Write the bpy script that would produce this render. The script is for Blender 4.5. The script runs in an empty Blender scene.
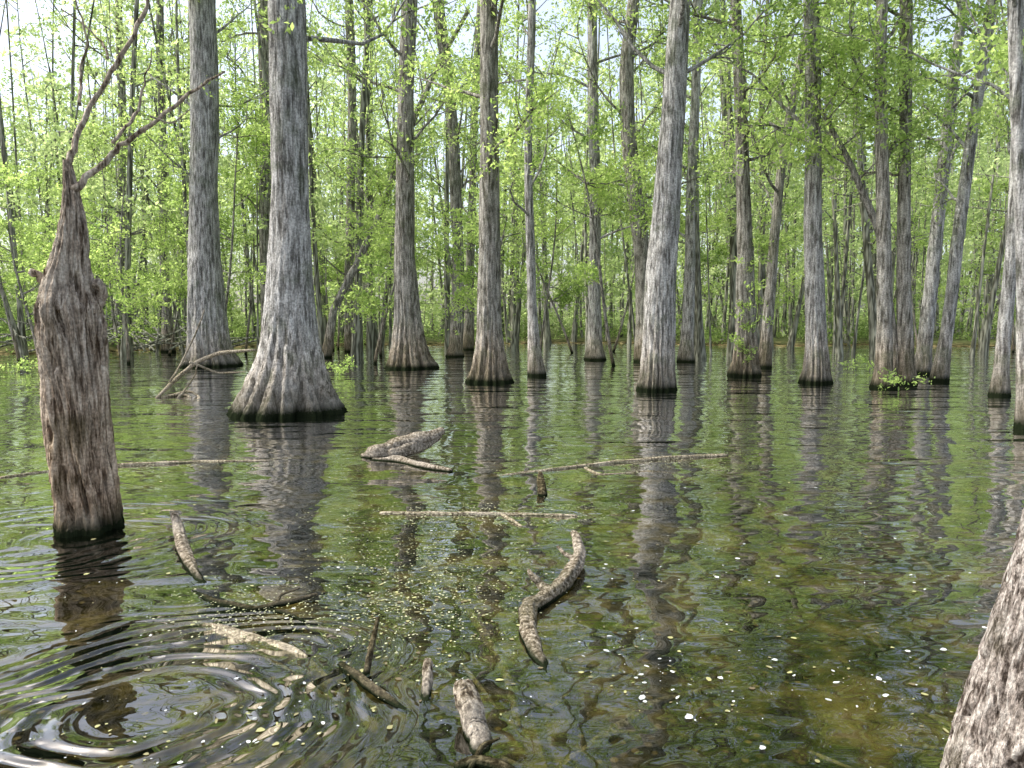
import bpy, math, random
import numpy as np
from mathutils import Vector, noise
rng=np.random.default_rng(11); random.seed(11)
scene=bpy.context.scene
F=740.0; CAMH=1.7; P=math.atan(64/740.0); cp,sp=math.cos(P),math.sin(P)
CAM=np.array([0,0,CAMH])
def ray(px,py):
    dx=(px-512)/F; dz=-(py-384)/F
    return np.array([dx,cp+dz*sp,-sp+dz*cp])
def on_water(px,py,z=0.0):
    r=ray(px,py); return CAM+r*((z-CAMH)/r[2])
def at_depth(px,py,D):
    r=ray(px,py); return CAM+r*(D/r[1])
# ---------------------------------------------------------------- materials
def newmat(name):
    m=bpy.data.materials.new(name); m.use_nodes=True
    nt=m.node_tree; nt.nodes.clear()
    out=nt.nodes.new('ShaderNodeOutputMaterial')
    return m,nt,out
def N(nt,t,**kw):
    n=nt.nodes.new(t)
    for k,v in kw.items():
        if k.startswith('i_'):
            key=k[2:]; key=int(key) if key.isdigit() else key.replace('_',' ')
            n.inputs[key].default_value=v
        else: setattr(n,k,v)
    return n
def L(nt,a,b): nt.links.new(a,b)
def ramp(nt,stops,fac):
    n=nt.nodes.new('ShaderNodeValToRGB'); e=n.color_ramp.elements
    while len(e)<len(stops): e.new(0.5)
    for i,(p,c) in enumerate(stops):
        e[i].position=p; e[i].color=(c[0],c[1],c[2],1)
    L(nt,fac,n.inputs[0]); return n
def mixc(nt,f,a,b,mode='MIX'):
    n=nt.nodes.new('ShaderNodeMix'); n.data_type='RGBA'; n.blend_type=mode
    for s,v in ((0,f),(6,a),(7,b)):
        if isinstance(v,(int,float)): n.inputs[s].default_value=v
        elif isinstance(v,tuple): n.inputs[s].default_value=(*v,1)
        else: L(nt,v,n.inputs[s])
    return n.outputs[2]
def maprange(nt,v,a,b,c=0.0,d=1.0):
    n=nt.nodes.new('ShaderNodeMapRange'); L(nt,v,n.inputs[0])
    for i,x in enumerate((a,b,c,d)): n.inputs[i+1].default_value=x
    return n.outputs[0]
def math_(nt,op,a,b=None):
    n=nt.nodes.new('ShaderNodeMath'); n.operation=op
    for i,v in enumerate((a,b)):
        if v is None: continue
        if isinstance(v,(int,float)): n.inputs[i].default_value=v
        else: L(nt,v,n.inputs[i])
    return n.outputs[0]

def bark_mat(name,dark,mid,light,base,scale=1.0,zs=0.14,wet=0.13,bump=0.04,baseh=1.3,far=False,stain=0.0):
    m,nt,out=newmat(name)
    tc=N(nt,'ShaderNodeTexCoord'); geo=N(nt,'ShaderNodeNewGeometry')
    mp=N(nt,'ShaderNodeMapping'); mp.inputs['Scale'].default_value=(1,1,zs); L(nt,tc.outputs['Object'],mp.inputs[0])
    n1=N(nt,'ShaderNodeTexNoise',i_Scale=16*scale,i_Detail=1.0 if far else 4.5,i_Roughness=0.7); L(nt,mp.outputs[0],n1.inputs['Vector'])
    col=ramp(nt,[(0.39,dark),(0.5,mid),(0.63,light)],n1.outputs[0]).outputs[0]
    bs=N(nt,'ShaderNodeBsdfDiffuse')
    if far:
        L(nt,col,bs.inputs[0]); L(nt,bs.outputs[0],out.inputs[0]); return m
    n2=N(nt,'ShaderNodeTexNoise',i_Scale=1.7,i_Detail=2.0,i_Roughness=0.6); L(nt,tc.outputs['Object'],n2.inputs['Vector'])
    n3=N(nt,'ShaderNodeTexNoise',i_Scale=30*scale,i_Detail=1.0); L(nt,tc.outputs['Object'],n3.inputs['Vector'])
    sepz=N(nt,'ShaderNodeSeparateXYZ'); L(nt,geo.outputs['Position'],sepz.inputs[0]); z=sepz.outputs[2]
    zz=math_(nt,'ADD',z,math_(nt,'MULTIPLY',n2.outputs[0],0.9))
    bfac=maprange(nt,zz,baseh*0.6,baseh+0.9,0.7,0.0)
    bcol=mixc(nt,1.0,col,(base[0]*2,base[1]*2,base[2]*2),'MULTIPLY')
    col=mixc(nt,bfac,col,bcol)
    col=mixc(nt,maprange(nt,n2.outputs[0],0.52,0.68,0.0,0.4),col,light)
    col=mixc(nt,maprange(nt,n2.outputs[0],0.46,0.34,0.0,0.4),col,(dark[0]*1.0,dark[1]*1.3,dark[2]*0.8))
    sp3=maprange(nt,n3.outputs[0],0.35,0.65,0.72,1.2)
    comb=N(nt,'ShaderNodeCombineXYZ'); [L(nt,sp3,comb.inputs[i]) for i in range(3)]
    col=mixc(nt,1.0,col,comb.outputs[0],'MULTIPLY')
    if stain:
        zs_=math_(nt,'ADD',z,math_(nt,'MULTIPLY',n1.outputs[0],-0.9*stain))
        col=mixc(nt,maprange(nt,zs_,-.1*stain,stain*.6,0.6,0.0),col,(0.045,0.042,0.024))
    if wet:
        zw=math_(nt,'ADD',z,math_(nt,'MULTIPLY',n3.outputs[0],-wet*.7))
        w=maprange(nt,zw,wet*.05,wet,0.0,1.0)
        col=mixc(nt,w,(0.012,0.016,0.008),col)
    L(nt,col,bs.inputs[0])
    bmp=N(nt,'ShaderNodeBump',i_Strength=1.0,i_Distance=bump)
    L(nt,n1.outputs[0],bmp.inputs['Height']); L(nt,bmp.outputs[0],bs.inputs['Normal'])
    L(nt,bs.outputs[0],out.inputs[0]); return m
M_bark=bark_mat('bark_grey',(0.095,0.09,0.08),(0.28,0.272,0.25),(0.52,0.51,0.48),(0.60,0.53,0.46),bump=.07,wet=.16,stain=.8)
M_bark2=bark_mat('bark_brown',(0.072,0.066,0.053),(0.215,0.203,0.172),(0.42,0.40,0.355),(0.63,0.52,0.43),bump=.07,wet=.16,stain=.8)
M_far=bark_mat('bark_distant_hazed',(0.07,0.07,0.052),(0.165,0.165,0.13),(0.31,0.31,0.25),(0.5,0.5,0.45),scale=0.6,far=True)  # distance haze painted into the far bark: tones lifted, contrast softened
M_snag=bark_mat('weathered_wood',(0.07,0.05,0.035),(0.30,0.245,0.19),(0.52,0.46,0.38),(0.5,0.43,0.36),scale=1.6,zs=0.12,wet=.1,bump=0.03,stain=.3)
M_log=bark_mat('driftwood',(0.05,0.04,0.03),(0.17,0.15,0.118),(0.37,0.34,0.295),(0.5,0.47,0.42),scale=2.2,zs=0.9,wet=0.024,bump=0.015)
M_wet=bark_mat('waterlogged_wood',(0.018,0.015,0.010),(0.05,0.043,0.030),(0.13,0.115,0.085),(0.5,0.48,0.35),scale=2.2,zs=0.9,wet=0.02,bump=0.015)
M_pale=bark_mat('sunbleached_wood',(0.08,0.07,0.05),(0.21,0.185,0.14),(0.40,0.36,0.29),(0.5,0.48,0.42),scale=2.2,zs=0.9,wet=0.0,bump=0.01)

def leaf_mat(name,c1,c2,tr=0.55,tg=1.5):
    m,nt,out=newmat(name)
    geo=N(nt,'ShaderNodeNewGeometry')
    n=N(nt,'ShaderNodeTexNoise',i_Scale=0.45,i_Detail=0.0); L(nt,geo.outputs['Position'],n.inputs['Vector'])
    f=math_(nt,'ADD',math_(nt,'MULTIPLY',geo.outputs['Random Per Island'],0.5),math_(nt,'MULTIPLY',n.outputs[0],0.6))
    f=maprange(nt,f,0.2,0.85)
    col=mixc(nt,f,c1,c2)
    d=N(nt,'ShaderNodeBsdfDiffuse'); L(nt,col,d.inputs[0])
    t=N(nt,'ShaderNodeBsdfTranslucent'); L(nt,mixc(nt,1.0,col,(tg,tg,tg*0.85),'MULTIPLY'),t.inputs[0])
    a=N(nt,'ShaderNodeMixShader',i_0=tr); L(nt,d.outputs[0],a.inputs[1]); L(nt,t.outputs[0],a.inputs[2])
    L(nt,a.outputs[0],out.inputs[0]); return m
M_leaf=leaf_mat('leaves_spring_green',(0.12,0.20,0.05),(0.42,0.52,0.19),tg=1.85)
M_leaf_far=leaf_mat('leaves_distant_hazed',(0.18,0.26,0.10),(0.50,0.58,0.30),tg=1.7)  # paler, greyer greens stand in for haze over the far foliage
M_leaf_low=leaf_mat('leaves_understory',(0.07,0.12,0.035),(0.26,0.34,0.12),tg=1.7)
# ---------------------------------------------------------------- mesh tools
class Acc:
    def __init__(s): s.v=[]; s.f=[]; s.n=0
    def add(s,v,f): s.v.append(v); s.f.append(f+s.n); s.n+=len(v)
def tube(acc,pts,rad,sides=8,cap=False):
    pts=np.asarray(pts,float); n=len(pts)
    rad=np.asarray(rad,float)
    if rad.ndim==1: rad=np.repeat(rad[:,None],sides,1)
    if cap:
        pts=np.vstack([pts[:1],pts,pts[-1:]]); rad=np.vstack([rad[:1]*0.02,rad,rad[-1:]*0.02]); n+=2
    t=np.gradient(pts,axis=0)
    if cap: t[0]=t[2]; t[1]=t[2]; t[-1]=t[-3]; t[-2]=t[-3]
    t/=np.linalg.norm(t,axis=1,keepdims=True)+1e-9
    m=np.abs(t.mean(0)); ref=np.eye(3)[int(np.argmin(m))] if m[2]<0.7*np.linalg.norm(m) else np.array([1.,0,0])
    u=ref-(t@ref)[:,None]*t; u/=np.linalg.norm(u,axis=1,keepdims=True)
    w=np.cross(t,u)
    th=np.linspace(0,2*np.pi,sides,endpoint=False)
    v=pts[:,None,:]+rad[:,:,None]*(np.cos(th)[None,:,None]*u[:,None,:]+np.sin(th)[None,:,None]*w[:,None,:])
    i=np.arange(n-1)[:,None]*sides; j=np.arange(sides)[None,:]; k=(j+1)%sides
    f=np.stack([i+j,i+k,i+sides+k,i+sides+j],-1).reshape(-1,4)
    acc.add(v.reshape(-1,3),f)
def build(acc,name,mat,parent=None,smooth=True,origin=None):
    v=np.concatenate(acc.v); f=np.concatenate(acc.f)
    if origin is not None: v=v-np.asarray(origin)
    me=bpy.data.meshes.new(name)
    me.vertices.add(len(v)); me.vertices.foreach_set('co',v.astype(np.float32).ravel())
    me.loops.add(len(f)*4); me.loops.foreach_set('vertex_index',f.astype(np.int32).ravel())
    me.polygons.add(len(f)); me.polygons.foreach_set('loop_start',(np.arange(len(f))*4).astype(np.int32))
    me.update(calc_edges=True)
    if smooth: me.polygons.foreach_set('use_smooth',np.ones(len(f),bool))
    me.materials.append(mat)
    o=bpy.data.objects.new(name,me); scene.collection.objects.link(o)
    if parent is not None: o.parent=parent
    elif origin is not None: o.location=origin
    return o
def empty(name,loc):
    e=bpy.data.objects.new(name,None); e.location=loc; scene.collection.objects.link(e); return e
def norm(a): return a/(np.linalg.norm(a,axis=-1,keepdims=True)+1e-9)
def leaf_quads(acc,c,size,upb=0.7,asp=0.45):
    n=len(c)
    nn=norm(rng.normal(0,1,(n,3))+np.array([0,0,upb])*rng.choice([1,1,-0.2],n)[:,None])
    u=norm(np.cross(nn,rng.normal(0,1,(n,3)))); w=np.cross(nn,u)
    s=(size*rng.uniform(0.6,1.35,n))[:,None]
    v=np.stack([c-u*s,c+w*s*asp+nn*s*.12,c+u*s,c-w*s*asp+nn*s*.12],1).reshape(-1,3)
    acc.add(v,np.arange(n*4).reshape(-1,4))
def sprays(acc,centers,K=7,M=9,size=0.05,length=0.8,jit=0.06,flat=0.45):
    c=np.asarray(centers,float)
    if len(c)==0: return
    n=len(c)
    d=rng.normal(0,1,(n,K,3)); d[:,:,2]*=flat; d=norm(d)*length*rng.uniform(0.35,1,(n,K,1))
    t=rng.uniform(0.15,1,(n,K,M,1))
    p=c[:,None,None,:]+d[:,:,None,:]*t+rng.normal(0,jit,(n,K,M,3)); p[...,2]-=0.18*length*(t[...,0]**2)
    leaf_quads(acc,p.reshape(-1,3),size)
def grow(acc,leaf,p,d,Ln,r,depth,up=0.06,n=6,sides=6,wob=0.17):
    pts=[np.array(p,float)]; ds=[]
    d=norm(np.array(d,float))
    for i in range(n):
        d=norm(d+rng.normal(0,wob,3)+np.array([0,0,up])); pts.append(pts[-1]+d*Ln/n); ds.append(d)
    tube(acc,pts,np.linspace(r,r*0.22,n+1),sides)
    if depth>0:
        for i in range(2,n+1):
            for k in range(rng.integers(1,3)):
                sd=norm(ds[i-1]*0.6+rng.normal(0,0.6,3)*np.array([1,1,0.6]))
                grow(acc,leaf,pts[i],sd,Ln*rng.uniform(.28,.5),r*0.4,depth-1,up,4,4,0.2)
    else:
        leaf.extend([pts[-1],pts[-3] if n>3 else pts[-2]])
# ---------------------------------------------------------------- main trees
def trunk(acc,D,prof,H,sides=28,flute=0.12,fh=0.9,nf=9,dy=0.0,seed=0):
    r=np.random.default_rng(seed)
    prof=sorted(prof,key=lambda a:-a[0])
    zs=[];cx=[];rw=[];
    for py,x,w in prof:
        q=at_depth(x,py,D); zs.append(q[2]); cx.append(q[0]); rw.append(w/F*D/2*(0.93 if py<prof[0][0]-5 else 1))
    zs=np.array(zs); zs[0]=0.0
    cx=np.array(cx); rw=np.array(rw)
    sl=(cx[-1]-cx[-2])/(zs[-1]-zs[-2])*0.8
    if H>zs[-1]:
        zs=np.append(zs,[H]); cx=np.append(cx,[cx[-1]+sl*(H-zs[-2])]); rw=np.append(rw,[rw[-1]*0.35])
    b=zs[-1]
    z=np.concatenate([np.linspace(-0.6,0,3)[:-1],np.linspace(0,min(4,b),60)[:-1],np.linspace(min(4,b),b,34)])
    X=np.interp(z,zs,cx); R=np.interp(z,zs,rw)
    k=np.array([1,2,3,2,1])/9.
    R2=np.convolve(np.pad(R,2,'edge'),k,'valid'); X=np.convolve(np.pad(X,2,mode='reflect',reflect_type='odd'),k,'valid')
    R=np.where(z<0.15,R,R2); R[z<0]*=1.04
    X=X+0.05*np.sin(z*0.7+seed)*np.clip(z/3,0,1)*0.6
    Y=D+0.06*np.sin(z*0.5+seed*2)*np.clip(z/3,0,1)+dy*z
    th=np.linspace(0,2*np.pi,sides,endpoint=False)
    ph=r.uniform(0,6.28,4)
    zz=np.clip(z,0,None)[:,None]
    a=flute*np.exp(-(zz/fh)**1.2)
    ang=th[None,:]+0.12*np.sin(3*th[None,:]+ph[0])+0.06*np.sin(1.3*zz+ph[1])+0.05*np.sin(9*th[None,:]+1.5*zz)
    fl=np.abs(np.cos(ang*nf/2.0+ph[2]))**0.7-0.72
    fl+=0.2*np.cos(ang*3+ph[3])+0.35*(np.abs(np.sin(ang*nf*1.15+ph[1]))-.7)
    lump=0.03*np.sin(2*th[None,:]+zz*1.1+ph[0])+0.022*np.sin(5*th[None,:]-zz*2.3+ph[1])+r.normal(0,0.012,(len(z),sides))
    RR=R[:,None]*(1+a*fl*1.0+lump)
    pts=np.stack([X,Y,z],1)
    tube(acc,pts,RR,sides)
    return pts,R
TREES=[
 ('tupelo_tree',366,[(366,210,56),(355,209,48),(340,208,42),(300,206,36),(250,206,31),(150,205,27),(0,203,27)],22,0,10,6.5),
 ('tupelo_tree',412,[(412,289,106),(400,289,99),(385,289,86),(365,290,70),(340,290,58),(300,291,50),(250,291,44),(200,290,39),(100,289,37),(0,288,36)],21,0,10,6.5),
 ('tupelo_tree',356,[(356,268,22),(330,268,15),(200,266,13),(0,265,13)],20,1,8,6),
 ('cypress_tree',368,[(368,411,51),(360,410,44),(345,409,35),(320,408,28),(250,404,22),(150,405,17),(0,410,16)],22,1,9,5),
 ('tupelo_tree',357,[(357,455,19),(345,456,15),(250,459,12),(150,454,12),(60,446,12),(0,438,12)],20,1,8,5),
 ('cypress_tree',382,[(382,490,45),(372,490,40),(355,490,33),(330,490,27),(250,490,22),(150,488,20),(0,490,17)],21,1,9,6),
 ('tupelo_tree',376,[(376,537,19),(350,534,14),(300,531,10),(150,529,8),(0,531,8)],17,0,9,4.5),
 ('tupelo_tree',360,[(360,595,22),(345,595,16),(250,595,12),(100,594,11),(0,592,10)],21,0,9,5),
 ('tupelo_tree',362,[(362,646,24),(330,644,18),(250,642,17),(180,634,16),(120,626,16),(60,625,14),(0,634,12)],20,1,9,6),
 ('tupelo_tree',390,[(390,656,40),(375,657,37),(350,658,34),(300,661,32),(200,668,29),(100,673,24),(0,680,20)],20,0,9,6.5),
 ('tupelo_tree',362,[(362,686,18),(340,687,13),(200,692,10),(0,698,9)],19,0,8,4.5),
 ('cypress_tree',376,[(376,745,32),(360,746,26),(330,746,21),(250,747,17),(150,742,13),(0,736,11)],20,1,9,5),
 ('tupelo_tree',368,[(368,764,16),(340,766,12),(250,773,10),(150,785,9),(0,812,8)],18,1,9,4.5),
 ('tupelo_tree',383,[(383,815,31),(370,816,27),(345,816,22),(250,815,18),(100,814,16),(0,812,15)],21,0,9,6),
 ('tupelo_tree',388,[(388,884,26),(370,884,19),(330,884,16),(250,883,14),(100,884,12),(0,885,11)],20,1,9,5.5),
 ('tupelo_tree',384,[(384,905,24),(360,905,18),(300,903,14),(150,905,12),(0,904,12)],20,1,9,5),
 ('tupelo_tree',374,[(374,922,19),(350,924,15),(250,932,13),(130,948,11),(0,962,9)],19,0,8,5.5),
 ('tupelo_tree',381,[(381,939,18),(340,945,13),(250,956,12),(120,974,11),(0,992,10)],19,0,8,5),
 ('tupelo_tree',396,[(396,999,20),(370,1001,15),(300,1006,13),(150,1013,11),(0,1020,10)],17,0,9,5),
 ('tupelo_tree',428,[(428,1026,22),(400,1025,17),(300,1023,14),(150,1019,13),(0,1016,13)],15,0,7,5),
 ('tupelo_tree',352,[(352,352,14),(300,348,10),(150,352,9),(0,350,9)],20,1,9,4),
 ('tupelo_tree',350,[(350,468,12),(300,470,9),(150,473,8),(0,480,7)],20,1,9,4),
 ('tupelo_tree',350,[(350,118,13),(300,120,9),(150,121,8),(0,118,7)],18,1,9,3),
 ('tupelo_tree',352,[(352,168,14),(300,166,9),(150,162,8),(0,160,7)],18,1,9,3.5),
 ('tupelo_tree',358,[(358,326,11),(310,334,8),(215,380,7),(130,410,6),(60,440,5),(10,468,4)],10.5,1,5,6),
 ('tupelo_tree',384,[(384,894,12),(350,895,9),(230,880,8),(160,850,6),(110,822,5)],7.6,1,4,5),
]
for i,(nm,pb,prof,H,mt,nl,z0) in enumerate(TREES):
    base=on_water(prof[0][1],pb); D=base[1]
    e=empty(nm,(base[0],D,0))
    a=Acc(); big=prof[0][2]>30
    pts,R=trunk(a,D,prof,H,sides=128 if big else 32,flute=0.30 if big else 0.15,fh=D*0.045*(1.5 if big else 0.8),nf=15 if big else 7,dy=rng.uniform(-.01,.01),seed=i*3+1)
    build(a,'trunk',[M_bark,M_bark2][mt],e,origin=(base[0],D,0))
    a=Acc(); lf=[]; nl+=2
    for k in range(nl):
        z=z0+(H*0.97-z0)*((k+rng.uniform(0,1))/nl)**1.15
        j=int(np.argmin(abs(pts[:,2]-z))); an=rng.uniform(0,6.28)
        grow(a,lf,pts[j],[math.cos(an),math.sin(an),rng.uniform(.25,.9)],rng.uniform(2.0,4.6)*(0.7 if H<13 else 1),min(R[j]*0.35,0.06),1)
    lf.append(pts[-1])
    build(a,'limbs',[M_bark,M_bark2][mt],e,origin=(base[0],D,0))
    a=Acc(); sprays(a,lf,K=6,M=8,size=0.064,length=0.95)
    build(a,'foliage',M_leaf,e,smooth=False,origin=(base[0],D,0))
# ---------------------------------------------------------------- understory saplings
for i in range(26):
    Y=rng.uniform(26,44); X=rng.uniform(-0.78,0.78)*Y
    e=empty('tupelo_sapling',(X,Y,0)); a=Acc(); lf=[]
    H=rng.uniform(5,11); n=9
    lean=rng.normal(0,0.12,2); pts=[np.array([X+lean[0]*t*H+0.15*math.sin(t*5+i),Y+lean[1]*t*H,-0.4+t*H]) for t in np.linspace(0,1,n)]
    tube(a,pts,np.linspace(0.07,0.02,n),8)
    for k in range(10):
        j=rng.integers(3,n); an=rng.uniform(0,6.28)
        grow(a,lf,pts[j],[math.cos(an),math.sin(an),rng.uniform(.0,.6)],rng.uniform(1.2,2.8),0.025,1,up=0.03,sides=4)
    build(a,'stem',M_bark2,e,origin=(X,Y,0))
    a=Acc(); sprays(a,lf,K=4,M=8,size=0.068,length=0.7); build(a,'foliage',M_leaf,e,smooth=False,origin=(X,Y,0))
# ---------------------------------------------------------------- distant forest
ta=Acc(); la=Acc(); lc=[];lc2=[]
for i in range(620):
    leafy=i<290
    Y=math.sqrt(rng.uniform(34**2,115**2)) if leafy else math.sqrt(rng.uniform(32**2,80**2)); X=rng.uniform(-0.88,0.88)*Y
    H=rng.uniform(17,29); r0=rng.uniform(.07,.23) if leafy else rng.uniform(.035,.17)*rng.uniform(.7,1.3); n=10
    lean=rng.normal(0,0.05 if leafy else .09,2); ph=rng.uniform(0,6,2); z0=-0.5
    pts=np.array([[X+lean[0]*t*H+0.4*math.sin(t*4+ph[0])*t,Y+lean[1]*t*H+0.3*math.sin(t*5+ph[1])*t,z0+t*H] for t in np.linspace(0,1,n)])
    rr=np.linspace(r0,r0*.25,n); rr[0]*=1.7
    tube(ta,pts,rr,6)
    nl=rng.integers(12,18) if leafy else 4
    for k in range(nl):
        t=rng.uniform(0.12,1)**0.8; q=np.array([np.interp(t,np.linspace(0,1,n),pts[:,m]) for m in range(3)])
        an=rng.uniform(0,6.28); ll=rng.uniform(1.2,4.2)*(1.1-t*0.4); dd=norm(np.array([math.cos(an),math.sin(an),rng.uniform(.1,.9)]))
        mid=q+dd*ll*.5+rng.normal(0,.15,3); end=q+dd*ll+rng.normal(0,.3,3)
        tube(ta,[q,mid,end],[r0*.3,r0*.18,r0*.07],3)
        if Y<62: lc.extend([end,mid+rng.normal(0,.4,3),end+rng.normal(0,.6,3)])
        else: lc2.extend([end,mid+rng.normal(0,.5,3)])
sprays(la,lc,K=5,M=7,size=0.13,length=1.15,jit=.12,flat=.5)
sprays(la,lc2,K=5,M=5,size=0.25,length=1.6,jit=.25,flat=.55)
def shore(x): return 50+3.5*math.sin(x*0.11+1)+2*math.sin(x*0.31)-7*max(0,min(1,(-x-14)/10))
us=[]
for i in range(650):
    Y=rng.uniform(56,135); X=rng.uniform(-.9,.9)*Y
    h=rng.uniform(1.5,6)
    for k in range(4): us.append([X+rng.normal(0,1.0),Y+rng.normal(0,1.0),0.4+h*rng.uniform(.15,1)])
ub=Acc(); sprays(ub,us,K=4,M=5,size=0.22,length=1.3,jit=.25,flat=.6)
print('LEAF',la.n//4)
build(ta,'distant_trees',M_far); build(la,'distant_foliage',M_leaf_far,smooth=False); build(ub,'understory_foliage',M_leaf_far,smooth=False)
sc=[]
for i in range(400):
    X=rng.uniform(-60,60) if i<280 else rng.uniform(-45,-12); Y=shore(X)+rng.uniform(-1,12)
    h=rng.uniform(.5,2.2)*(1.3 if i>=280 else 1)
    for k in range(5): sc.append([X+rng.normal(0,.6),Y+rng.normal(0,.6),0.2+h*rng.uniform(.1,1)])
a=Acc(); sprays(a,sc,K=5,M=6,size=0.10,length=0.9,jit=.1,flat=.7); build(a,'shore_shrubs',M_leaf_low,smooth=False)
# ---------------------------------------------------------------- ground sheet
xs=np.unique(np.concatenate([np.linspace(-600,-90,18),np.linspace(-90,90,140),np.linspace(90,600,18)]))
ys=np.unique(np.concatenate([np.linspace(-300,-6,16),np.linspace(-6,80,150),np.linspace(80,900,24)]))
gx,gy=np.meshgrid(xs,ys)
gz=np.zeros_like(gx)
for a_ in range(gx.shape[0]):
    for b_ in range(gx.shape[1]):
        x,y=gx[a_,b_],gy[a_,b_]
        s=shore(x); nz=noise.noise((x*.35,y*.35,0))
        up=min(max((y-s+4)/6,0),1); bk=min(max((0.9-y)/2.5,0),1)
        side=min(max((abs(x)-70)/20,0),1)
        u=max(up,bk,side)
        gz[a_,b_]=-0.34+0.14*nz+u*(0.58)+ (max(0,y-s)*0.012)
g=Acc(); nx=len(xs); ny=len(ys); i=np.arange(ny-1)[:,None]*nx; j=np.arange(nx-1)[None,:]
g.add(np.stack([gx,gy,gz],-1).reshape(-1,3),np.stack([i+j,i+j+1,i+nx+j+1,i+nx+j],-1).reshape(-1,4))
m,nt,out=newmat('swamp_mud'); geo=N(nt,'ShaderNodeNewGeometry')
n1=N(nt,'ShaderNodeTexNoise',i_Scale=2.2,i_Detail=4.0,i_Roughness=.68); L(nt,geo.outputs['Position'],n1.inputs['Vector'])
n2=N(nt,'ShaderNodeTexVoronoi',i_Scale=15.0); L(nt,geo.outputs['Position'],n2.inputs['Vector'])
c=ramp(nt,[(0.42,(0.012,0.012,0.006)),(0.51,(0.075,0.062,0.028)),(0.64,(0.27,0.215,0.11))],n1.outputs[0]).outputs[0]
lf_=maprange(nt,n2.outputs['Distance'],0.22,0.34,1.0,0.0)
sc_=N(nt,'ShaderNodeSeparateColor'); L(nt,n2.outputs['Color'],sc_.inputs[0])
c=mixc(nt,math_(nt,'MULTIPLY',lf_,maprange(nt,sc_.outputs[0],.45,.55,0,.8)),c,mixc(nt,sc_.outputs[1],(.05,.035,.018),(.34,.26,.13)))
sepz=N(nt,'ShaderNodeSeparateXYZ'); L(nt,geo.outputs['Position'],sepz.inputs[0])
c=mixc(nt,maprange(nt,sepz.outputs[2],.0,.3),c,(.07,.085,.035))
bs=N(nt,'ShaderNodeBsdfDiffuse'); L(nt,c,bs.inputs[0]); L(nt,bs.outputs[0],out.inputs[0])
build(g,'ground',m)
# ---------------------------------------------------------------- water
m,nt,out=newmat('swamp_water'); geo=N(nt,'ShaderNodeNewGeometry'); pos=geo.outputs['Position']
def mapped(sc):
    mp=N(nt,'ShaderNodeMapping'); mp.inputs['Scale'].default_value=sc; mp.inputs['Rotation'].default_value=(0,0,0.12); L(nt,pos,mp.inputs[0]); return mp.outputs[0]
w1=N(nt,'ShaderNodeTexNoise',i_Scale=1.5,i_Detail=1.0,i_Roughness=0.4,i_Distortion=0.5); L(nt,mapped((0.45,1.25,1)),w1.inputs['Vector'])
w2=N(nt,'ShaderNodeTexNoise',i_Scale=5.5,i_Detail=1.0); L(nt,mapped((0.65,1.1,1)),w2.inputs['Vector'])
wp=N(nt,'ShaderNodeTexNoise',i_Scale=0.55,i_Detail=1.0); L(nt,pos,wp.inputs['Vector'])
patch=maprange(nt,wp.outputs[0],0.35,0.65,0.5,1.4)
h=math_(nt,'ADD',math_(nt,'MULTIPLY',w1.outputs[0],1.05),math_(nt,'MULTIPLY',w2.outputs[0],0.28))
h=math_(nt,'MULTIPLY',h,patch)
def rings(px,py,freq,rad,amp,inner):
    global h
    c=on_water(px,py)
    vd=N(nt,'ShaderNodeVectorMath',operation='DISTANCE'); vd.inputs[1].default_value=(c[0],c[1],0); L(nt,pos,vd.inputs[0])
    d=math_(nt,'ADD',vd.outputs['Value'],math_(nt,'MULTIPLY',wp.outputs[0],1.4))
    d=math_(nt,'ADD',d,math_(nt,'MULTIPLY',w1.outputs[0],0.7))
    s=math_(nt,'SINE',math_(nt,'MULTIPLY',d,freq))
    fo=math_(nt,'MULTIPLY',maprange(nt,vd.outputs['Value'],rad,rad*.5,0.0,amp),maprange(nt,w2.outputs[0],.38,.6,.3,1.3))
    fo=math_(nt,'MULTIPLY',fo,maprange(nt,vd.outputs['Value'],inner*.5,inner,0.0,1))
    h=math_(nt,'ADD',h,math_(nt,'MULTIPLY',s,fo))
rings(150,702,40,1.25,0.50,.5); rings(92,535,32,1.6,0.15,.3)
bmp=N(nt,'ShaderNodeBump',i_Strength=1.0,i_Distance=0.036); L(nt,h,bmp.inputs['Height'])
gl=N(nt,'ShaderNodeBsdfGlossy',i_Roughness=0.01); L(nt,bmp.outputs[0],gl.inputs['Normal']); gl.inputs[0].default_value=(1,1,1,1)
fr=N(nt,'ShaderNodeFresnel',i_IOR=1.45); L(nt,bmp.outputs[0],fr.inputs['Normal'])
ff=math_(nt,'ADD',math_(nt,'MULTIPLY',fr.outputs[0],1.7),0.03)
tr=N(nt,'ShaderNodeBsdfTransparent'); tr.inputs[0].default_value=(0.62,0.62,0.42,1)
df=N(nt,'ShaderNodeBsdfDiffuse'); df.inputs[0].default_value=(0.005,0.008,0.004,1)
ms=N(nt,'ShaderNodeMixShader',i_0=0.18); L(nt,tr.outputs[0],ms.inputs[1]); L(nt,df.outputs[0],ms.inputs[2])
mw=N(nt,'ShaderNodeMixShader'); L(nt,ff,mw.inputs[0]); L(nt,ms.outputs[0],mw.inputs[1]); L(nt,gl.outputs[0],mw.inputs[2])
L(nt,mw.outputs[0],out.inputs[0])
w=Acc(); w.add(np.array([[-300,-150,0],[300,-150,0],[300,120,0],[-300,120,0]],float),np.array([[0,1,2,3]])); build(w,'water',m,smooth=False)
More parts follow.
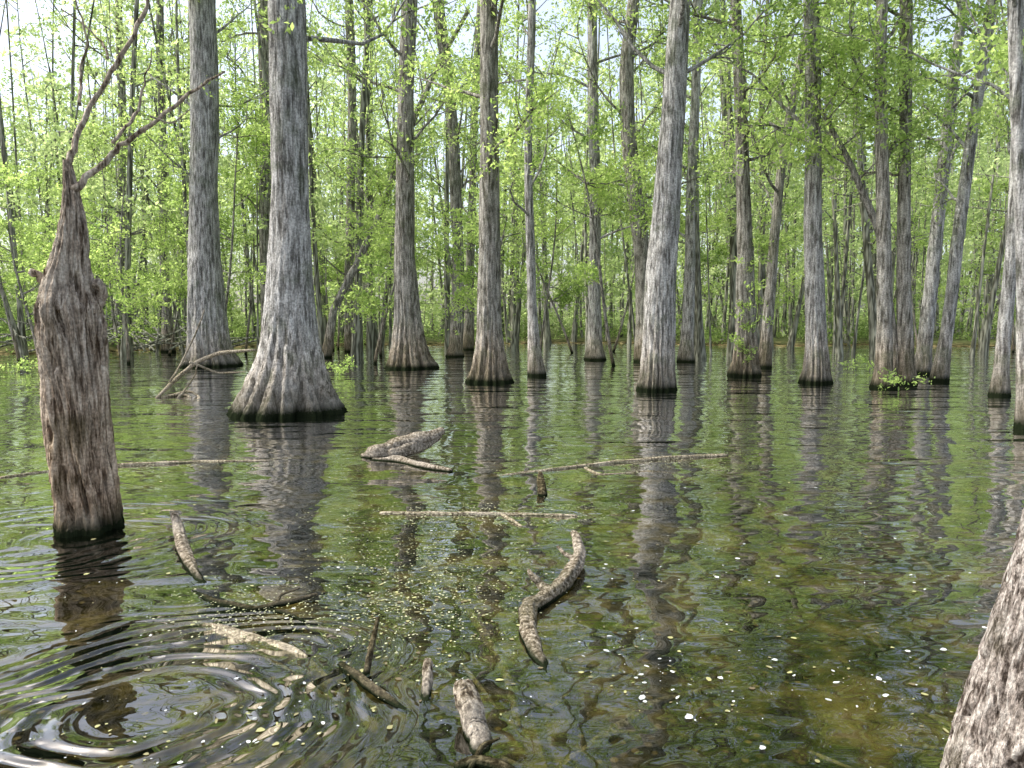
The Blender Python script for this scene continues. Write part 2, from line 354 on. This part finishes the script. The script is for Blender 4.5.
# ---------------------------------------------------------------- dead snag
def path_px(pp,D,sub=4):
    q=np.array([np.append(at_depth(x,y,D),wd/F*D/2) for x,y,wd in pp]); n=len(q)
    t=np.linspace(0,n-1,(n-1)*sub+1); 
    o=np.stack([np.interp(t,range(n),q[:,k]) for k in range(4)],1)
    k=np.array([1,2,1])/4.
    for c_ in range(3): o[1:-1,c_]=np.convolve(o[:,c_],k,'valid')
    return o
b=on_water(91,528); D=b[1]; e=empty('dead_snag',(b[0],D,0)); a=Acc()
q=path_px([(94,560,68),(91,528,62),(89,500,54),(82,450,49),(77,400,50),(71,350,54),(67,310,56),(67,288,44),(70,262,33),(73,240,27),(73,215,20),(71,190,13),(67,160,7)],D,10)
S=120; th=np.linspace(0,2*np.pi,S,endpoint=False); RR=np.zeros((len(q),S))
for i_ in range(len(q)):
    z=q[i_,2]
    for j_ in range(S):
        tw=th[j_]+z*0.35
        ct,st=math.cos(tw),math.sin(tw)
        nz=noise.noise((ct*1.6,st*1.6,z*0.7))*0.28+noise.noise((ct*5.5,st*5.5,z*1.0+5))*0.18-abs(noise.noise((ct*11,st*11,z*1.2+9)))*0.26+noise.noise((ct*25,st*25,z*5))*.05+.06
        pit=noise.noise((ct*3+7,st*3,z*3.2)); pit=-max(0,pit-0.28)*2.0
        RR[i_,j_]=q[i_,3]*(1.0+nz+pit)
tube(a,q[:,:3],RR,S,cap=True); build(a,'trunk',M_snag,e,origin=(b[0],D,0))
a=Acc()
for pp in ([(67,172,7),(70,140,6),(80,105,5),(108,58,4.5),(138,12,4),(160,-40,2.5)],[(72,190,8),(92,168,6),(112,143,5),(150,116,4),(192,84,3),(225,70,1.5)],[(112,143,3.5),(128,112,3),(138,80,2),(150,50,1)],[(80,105,3.5),(72,70,2.5),(78,30,2),(72,-10,1.2)],
           [(60,298,20),(50,291,15),(40,281,11),(28,271,6)],[(108,58,3),(90,30,2),(60,8,1.2)],[(150,116,2.2),(166,120,1.6),(188,108,1)],[(83,312,22),(91,297,17),(95,282,9)]):
    o=path_px(pp,D-0.02,5); o[:,1]+=0.12*np.sin(np.linspace(0,3,len(o))); o[1:,0]+=rng.normal(0,.008,len(o)-1); o[1:,2]+=rng.normal(0,.008,len(o)-1)
    tube(a,o[:,:3],o[:,3]*(1+rng.normal(0,.09,len(o))),10,cap=True)
build(a,'broken_branches',M_snag,e,origin=(b[0],D,0))
# ---------------------------------------------------------------- logs and sticks in water
def rough_log(name,pp,mat=None,sub=12,sides=30,seed=0,forks=(),thin=.82,rough=1.0):
    q0=on_water(pp[0][0],pp[0][1],pp[0][2]); org=(q0[0],q0[1],0); a=Acc()
    for P_ in [pp]+list(forks):
        q=[]
        for x,y,z,wd in P_:
            p=on_water(x,y,z); q.append([*p,wd*thin/F*p[1]/2])
        q=np.array(q); n=len(q); t=np.linspace(0,n-1,(n-1)*sub+1)
        o=np.stack([np.interp(t,range(n),q[:,k]) for k in range(4)],1)
        for _ in range(5):
            for c_ in range(4): o[1:-1,c_]=np.convolve(o[:,c_],[.25,.5,.25],'valid')
        wob=float(np.mean(o[:,3]))*.3
        for i_ in range(1,len(o)-1):
            for c_ in range(3): o[i_,c_]+=wob*(noise.noise((i_*.14,seed*3+c_*7,0))+.35*noise.noise((i_*.4,seed*3+c_*7,4)))
        RR=np.zeros((len(o),sides)); s=0; rs=.05/max(.02,float(np.mean(o[:,3])))
        for i_ in range(len(o)):
            if i_: s+=np.linalg.norm(o[i_,:3]-o[i_-1,:3])
            for j_ in range(sides):
                th=2*math.pi*j_/sides; c1,s1=math.cos(th),math.sin(th)
                v=.2*noise.noise((c1*1.3+seed,s1*1.3,s*2.2*rs))-.5*abs(noise.noise((c1*3.5+seed,s1*3.5,s*1.3*rs)))*rough+.10*noise.noise((c1*8,s1*8+seed,s*5*rs))+.1
                RR[i_,j_]=o[i_,3]*(1+v)
        RR[0]*=rng.uniform(.55,1.0,sides); RR[-1]*=rng.uniform(.3,.9,sides)
        tube(a,o[:,:3],RR,sides,cap=True)
    return build(a,name,mat or M_log,origin=org)
rough_log('driftwood_log',[(362,458,-.02,8),(378,453,.06,15),(400,446,.12,18),(425,438,.20,14),(444,431,.26,7)],seed=1,thin=1,rough=.6,
   forks=[[(372,462,-.03,8),(400,461,.0,10),(430,468,.01,8),(452,472,.0,5)],[(388,455,.04,12),(412,449,.08,14),(440,436,.20,7)]])
rough_log('floating_log',[(480,480,-.02,4),(520,474,-.01,6),(560,469,.0,6),(610,463,.0,7),(670,458,.01,6),(728,455,.01,5)],mat=M_pale,seed=2,thin=.7,forks=[[(585,468,.0,4),(600,475,.0,3),(640,472,0,2)]])
rough_log('floating_log',[(0,478,.0,4),(60,470,.0,5),(130,465,.005,7),(200,462,.0,5),(270,461,.0,3)],mat=M_pale,seed=3,thin=.75)
rough_log('floating_branch',[(380,513,.0,5),(430,514,.0,6),(480,514,.002,7),(530,515,.0,6),(578,516,.0,4)],mat=M_pale,seed=4,thin=.7,forks=[[(500,514,.0,4),(512,520,.01,5),(522,527,0,3)]])
rough_log('broken_post',[(543,500,-.05,11),(542,492,.03,12),(541,480,.10,10),(540,472,.16,5)],mat=M_wet,seed=5)
rough_log('driftwood_branch',[(573,533,.13,8),(580,548,.10,14),(577,566,.06,18),(562,585,.035,19),(543,600,.02,21),(528,608,.02,24),(528,632,.01,22),(538,656,.0,18),(549,680,-.03,10)],seed=6,
   forks=[[(552,594,.03,13),(541,584,.06,11),(532,576,.11,8),(528,569,.14,4)],[(574,560,.06,7),(563,552,.10,5),(557,546,.13,3)]])
rough_log('driftwood_branch',[(174,514,.12,9),(178,526,.09,13),(182,545,.03,15),(190,566,.0,15),(200,585,-.03,14),(225,605,-.06,12)],mat=M_log,seed=7)
rough_log('sunken_branch',[(185,590,-.03,9),(215,604,-.01,12),(255,610,.0,10),(290,602,.01,7),(318,594,.03,4)],mat=M_wet,seed=17,forks=[[(262,610,-.01,5),(285,612,.01,5),(305,622,.0,3)],[(275,604,.01,4),(282,594,.05,3),(300,588,.09,2)]])
rough_log('broken_branch',[(378,617,.22,4),(374,635,.15,7),(370,655,.08,9),(366,680,-.03,9)],mat=M_wet,seed=8,
   forks=[[(340,664,.0,8),(360,678,.01,12),(380,694,.01,13),(408,712,-.01,6)],[(345,672,-.01,8),(355,700,-.02,8),(375,715,-.04,9)]])
rough_log('driftwood_log',[(463,683,.13,22),(467,700,.09,27),(474,724,.03,27),(480,748,-.01,26),(484,775,-.08,24)],seed=9,thin=.95,rough=.7)
rough_log('waterlogged_branch',[(455,768,.0,12),(475,760,.01,15),(500,766,.01,16),(530,780,-.02,10)],mat=M_wet,seed=10,forks=[[(470,770,.0,8),(482,745,.04,6),(500,738,.07,3)]])
rough_log('stake',[(428,660,.08,9),(427,680,.03,11),(425,705,-.02,11),(424,735,-.05,11),(424,775,-.08,10)],mat=M_log,seed=11,thin=1)
rough_log('submerged_log',[(560,770,-.12,14),(600,742,-.09,16),(650,705,-.09,14),(720,690,-.12,10)],mat=M_pale,seed=12)
rough_log('submerged_log',[(180,620,-.06,18),(230,640,-.04,26),(290,655,-.04,22),(350,700,-.08,16)],mat=M_pale,seed=13,forks=[[(255,645,-.05,9),(300,625,-.04,7),(345,622,-.06,4)]])
rough_log('submerged_log',[(425,560,-.07,8),(470,610,-.05,10),(505,670,-.05,11),(520,730,-.08,9)],mat=M_pale,seed=14)
for k in range(30):
    x=rng.uniform(180,940); y=rng.uniform(540,770); an=rng.uniform(-1.2,1.2); l=rng.uniform(30,90)
    rough_log('sunken_stick',[(x,y,-.08,5),(x+l*.5*math.cos(an),y+l*.3*math.sin(an),-.04,6),(x+l*math.cos(an),y+l*.6*math.sin(an),-.09,3)],mat=M_pale,seed=20+k,sides=10,sub=6)
def limb_px(a,pp,D,dy=0.0):
    o=path_px(pp,D,4); o[:,1]+=dy*np.sin(np.linspace(0,3,len(o)))+rng.normal(0,.02,len(o)); tube(a,o[:,:3],o[:,3]*.8,8,cap=True)
D=on_water(165,398)[1]; a=Acc()
for pp in ([(155,400,4),(170,380,6),(190,362,5),(215,353,5),(255,350,3)],[(160,398,4),(172,396,4),(190,398,3)],[(170,382,3),(182,345,2.5),(203,310,1.5)],[(190,362,3),(210,375,2.5),(245,372,1.5)],
           [(150,402,3),(180,392,3),(200,400,3)],[(178,398,3),(184,380,2),(196,366,1.5)]): limb_px(a,pp,D,.4)
build(a,'fallen_branch',M_pale,origin=(0,0,0))
a=Acc(); D=on_water(90,358)[1]
for k in range(60):
    x=rng.uniform(-10,235); y=rng.uniform(336,352); an=rng.uniform(-.7,.7)*1.0; l=rng.uniform(25,80)
    s=rng.choice([-1,1]); pp=[(x,y,2.6),(x+s*l*.5*math.cos(an),y-abs(l*.4*math.sin(an))-rng.uniform(0,7),2.0),(x+s*l*math.cos(an),y-abs(l*math.sin(an))*.9,1.0)]
    limb_px(a,pp,D+rng.uniform(-3,9),.8)
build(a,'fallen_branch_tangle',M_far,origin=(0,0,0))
b=on_water(745,376); vc=[[b[0]+rng.normal(0,.3),b[1]-.35+rng.normal(0,.15),rng.uniform(.4,4.2)] for _ in range(26)]
a=Acc(); sprays(a,vc,K=4,M=7,size=.06,length=.35); build(a,'climbing_vine',M_leaf,smooth=False)
for (x,y,n) in ((903,392,6),(345,374,8),(862,372,6),(30,372,9)):
    b=on_water(x,y); a=Acc(); sprays(a,[[b[0]+rng.normal(0,.3),b[1]+rng.normal(0,.3),rng.uniform(.08,.5)] for _ in range(n)],K=5,M=6,size=.05,length=.35); build(a,'sprouting_shrub',M_leaf,smooth=False)
# ---------------------------------------------------------------- near right trunk
D=2.0; a=Acc(); S=420
zz=np.concatenate([np.linspace(-.5,1.9,420),np.linspace(1.91,7,200)]); RR=np.zeros((len(zz),S)); pts=[]
for i_,z in enumerate(zz):
    r=0.33+0.10*math.exp(-max(z,0)/0.5); cx=1.72+0.22*(z-.49)+ (0.10*math.exp(-max(z,0)/.5)-.04)
    pts.append([cx,D,z])
    for j_ in range(S):
        th=2*math.pi*j_/S; X_,Y_=math.cos(th)*r,math.sin(th)*r
        wv=noise.noise((X_*6,Y_*6,z*2))*0.07
        p1=abs(noise.noise(((X_+wv)*15,(Y_+wv)*15,z*2.4))); p4=abs(noise.noise(((X_-wv)*30,(Y_+wv)*30,z*5.0)))
        p2=noise.noise((X_*50,Y_*50,z*18)); p3=noise.noise((X_*4,Y_*4,z*1.5))
        RR[i_,j_]=r+min(p1,.16)*0.24+min(p4,.2)*.07-.042+p2*0.004+p3*0.03
tube(a,pts,RR,S)
M_near=bark_mat('bark_near',(0.055,0.045,0.038),(0.25,0.222,0.20),(0.48,0.455,0.42),(0.5,0.47,0.44),scale=2.6,zs=0.3,bump=0.035)
e=empty('tupelo_tree',(1.68,D,0)); build(a,'trunk',M_near,e,origin=(1.68,D,0))
a=Acc(); lf=[]; top=pts[-1]
for k in range(4):
    an=k*1.5; grow(a,lf,top,[math.cos(an)*.5+.3,math.sin(an)*.5,1.0],3,.1,1)
tube(a,[top,np.array(top)+[.5,0,2.5],np.array(top)+[.9,0,5]],[.3,.2,.05],16)
build(a,'limbs',M_bark,e,origin=(1.68,D,0)); a=Acc(); sprays(a,lf,K=3,M=5,size=.05); build(a,'foliage',M_leaf,e,smooth=False,origin=(1.68,D,0))
# ---------------------------------------------------------------- floating litter
def flecks(name,spec,mat,z):
    vs=[];fs=[];c0=0
    for (x,y,r) in spec:
        n=8; ph=rng.uniform(0,6.28); el=rng.uniform(.3,.95); 
        for k in range(n):
            an=2*math.pi*k/n; rr=r*rng.uniform(.65,1.25); u=math.cos(an)*rr; v=math.sin(an)*rr*el
            vs.append((x+u*math.cos(ph)-v*math.sin(ph),y+u*math.sin(ph)+v*math.cos(ph),z))
        fs.append(tuple(range(c0,c0+n))); c0+=n
    me=bpy.data.meshes.new(name); me.from_pydata(vs,[],fs); me.materials.append(mat); o=bpy.data.objects.new(name,me); scene.collection.objects.link(o)
def fleckmat(name,c1,c2):
    m,nt,out=newmat(name); geo=N(nt,'ShaderNodeNewGeometry')
    bs=N(nt,'ShaderNodeBsdfPrincipled',i_Roughness=.55); L(nt,mixc(nt,geo.outputs['Random Per Island'],c1,c2),bs.inputs[0]); L(nt,bs.outputs[0],out.inputs[0]); return m
def scatter(n,x0,x1,y0,y1,r0,r1,thr=.35):
    o=[]
    while len(o)<n:
        px=rng.uniform(x0,x1); py=y0+(y1-y0)*rng.uniform(0,1)**.8; p=on_water(px,py)
        if noise.noise((p[0]*1.3,p[1]*1.3,3))<rng.uniform(-.25,thr): continue
        o.append((p[0],p[1],r0+(r1-r0)*rng.uniform(0,1)**3))
    return o
def blob(n,cx,cy,sx,sy,r0,r1):
    o=[]
    for _ in range(n):
        p=on_water(rng.normal(cx,sx),max(400,rng.normal(cy,sy))); o.append((p[0],p[1],rng.uniform(r0,r1)))
    return o
flecks('floating_leaves',scatter(560,-50,1000,450,800,.004,.022,.1)+blob(120,430,600,60,40,.006,.02),fleckmat('dead_leaf',(.10,.075,.04),(.34,.34,.14)),.004)
flecks('foam_flecks',scatter(190,600,1010,480,800,.003,.024,.4)+scatter(200,-40,700,520,800,.003,.014,.2),fleckmat('foam',(.32,.34,.32),(.66,.68,.66)),.008)
flecks('pollen_scum',blob(1800,415,575,60,40,.002,.009)+blob(700,260,610,50,22,.002,.009)+blob(900,480,515,80,7,.003,.010)+blob(900,130,466,110,5,.004,.011)+blob(900,620,462,80,6,.004,.011),fleckmat('pollen',(.24,.26,.12),(.48,.48,.30)),.012)
# ---------------------------------------------------------------- light, sky, camera
EL,AZ=math.radians(55),math.radians(-88)
s=Vector((math.cos(EL)*math.sin(AZ),math.cos(EL)*math.cos(AZ),math.sin(EL)))
sd=bpy.data.lights.new('sun','SUN'); sd.energy=5.0; sd.angle=math.radians(.5); sd.color=(1,.97,.9)
so=bpy.data.objects.new('sun',sd); so.rotation_euler=s.to_track_quat('Z','Y').to_euler(); so.location=(0,0,40); scene.collection.objects.link(so)
wd=bpy.data.worlds.new('World'); scene.world=wd; wd.use_nodes=True; nt=wd.node_tree
bg=nt.nodes['Background']; sk=nt.nodes.new('ShaderNodeTexSky'); sk.sky_type='NISHITA'; sk.sun_disc=False; sk.sun_elevation=EL; sk.sun_rotation=AZ; sk.dust_density=4
hs=nt.nodes.new('ShaderNodeHueSaturation'); hs.inputs['Saturation'].default_value=.65; hs.inputs['Value'].default_value=2.5
nt.links.new(sk.outputs[0],hs.inputs['Color']); nt.links.new(hs.outputs[0],bg.inputs[0]); bg.inputs[1].default_value=.15
cd=bpy.data.cameras.new('camera'); cd.sensor_width=36; cd.lens=F*36/1024; cd.clip_end=2000; cd.clip_start=.05
co=bpy.data.objects.new('camera',cd); co.location=(0,0,CAMH); co.rotation_euler=(math.pi/2-P,0,0); scene.collection.objects.link(co); scene.camera=co
scene.view_settings.view_transform='Standard'; scene.view_settings.look='None'; scene.view_settings.exposure=0
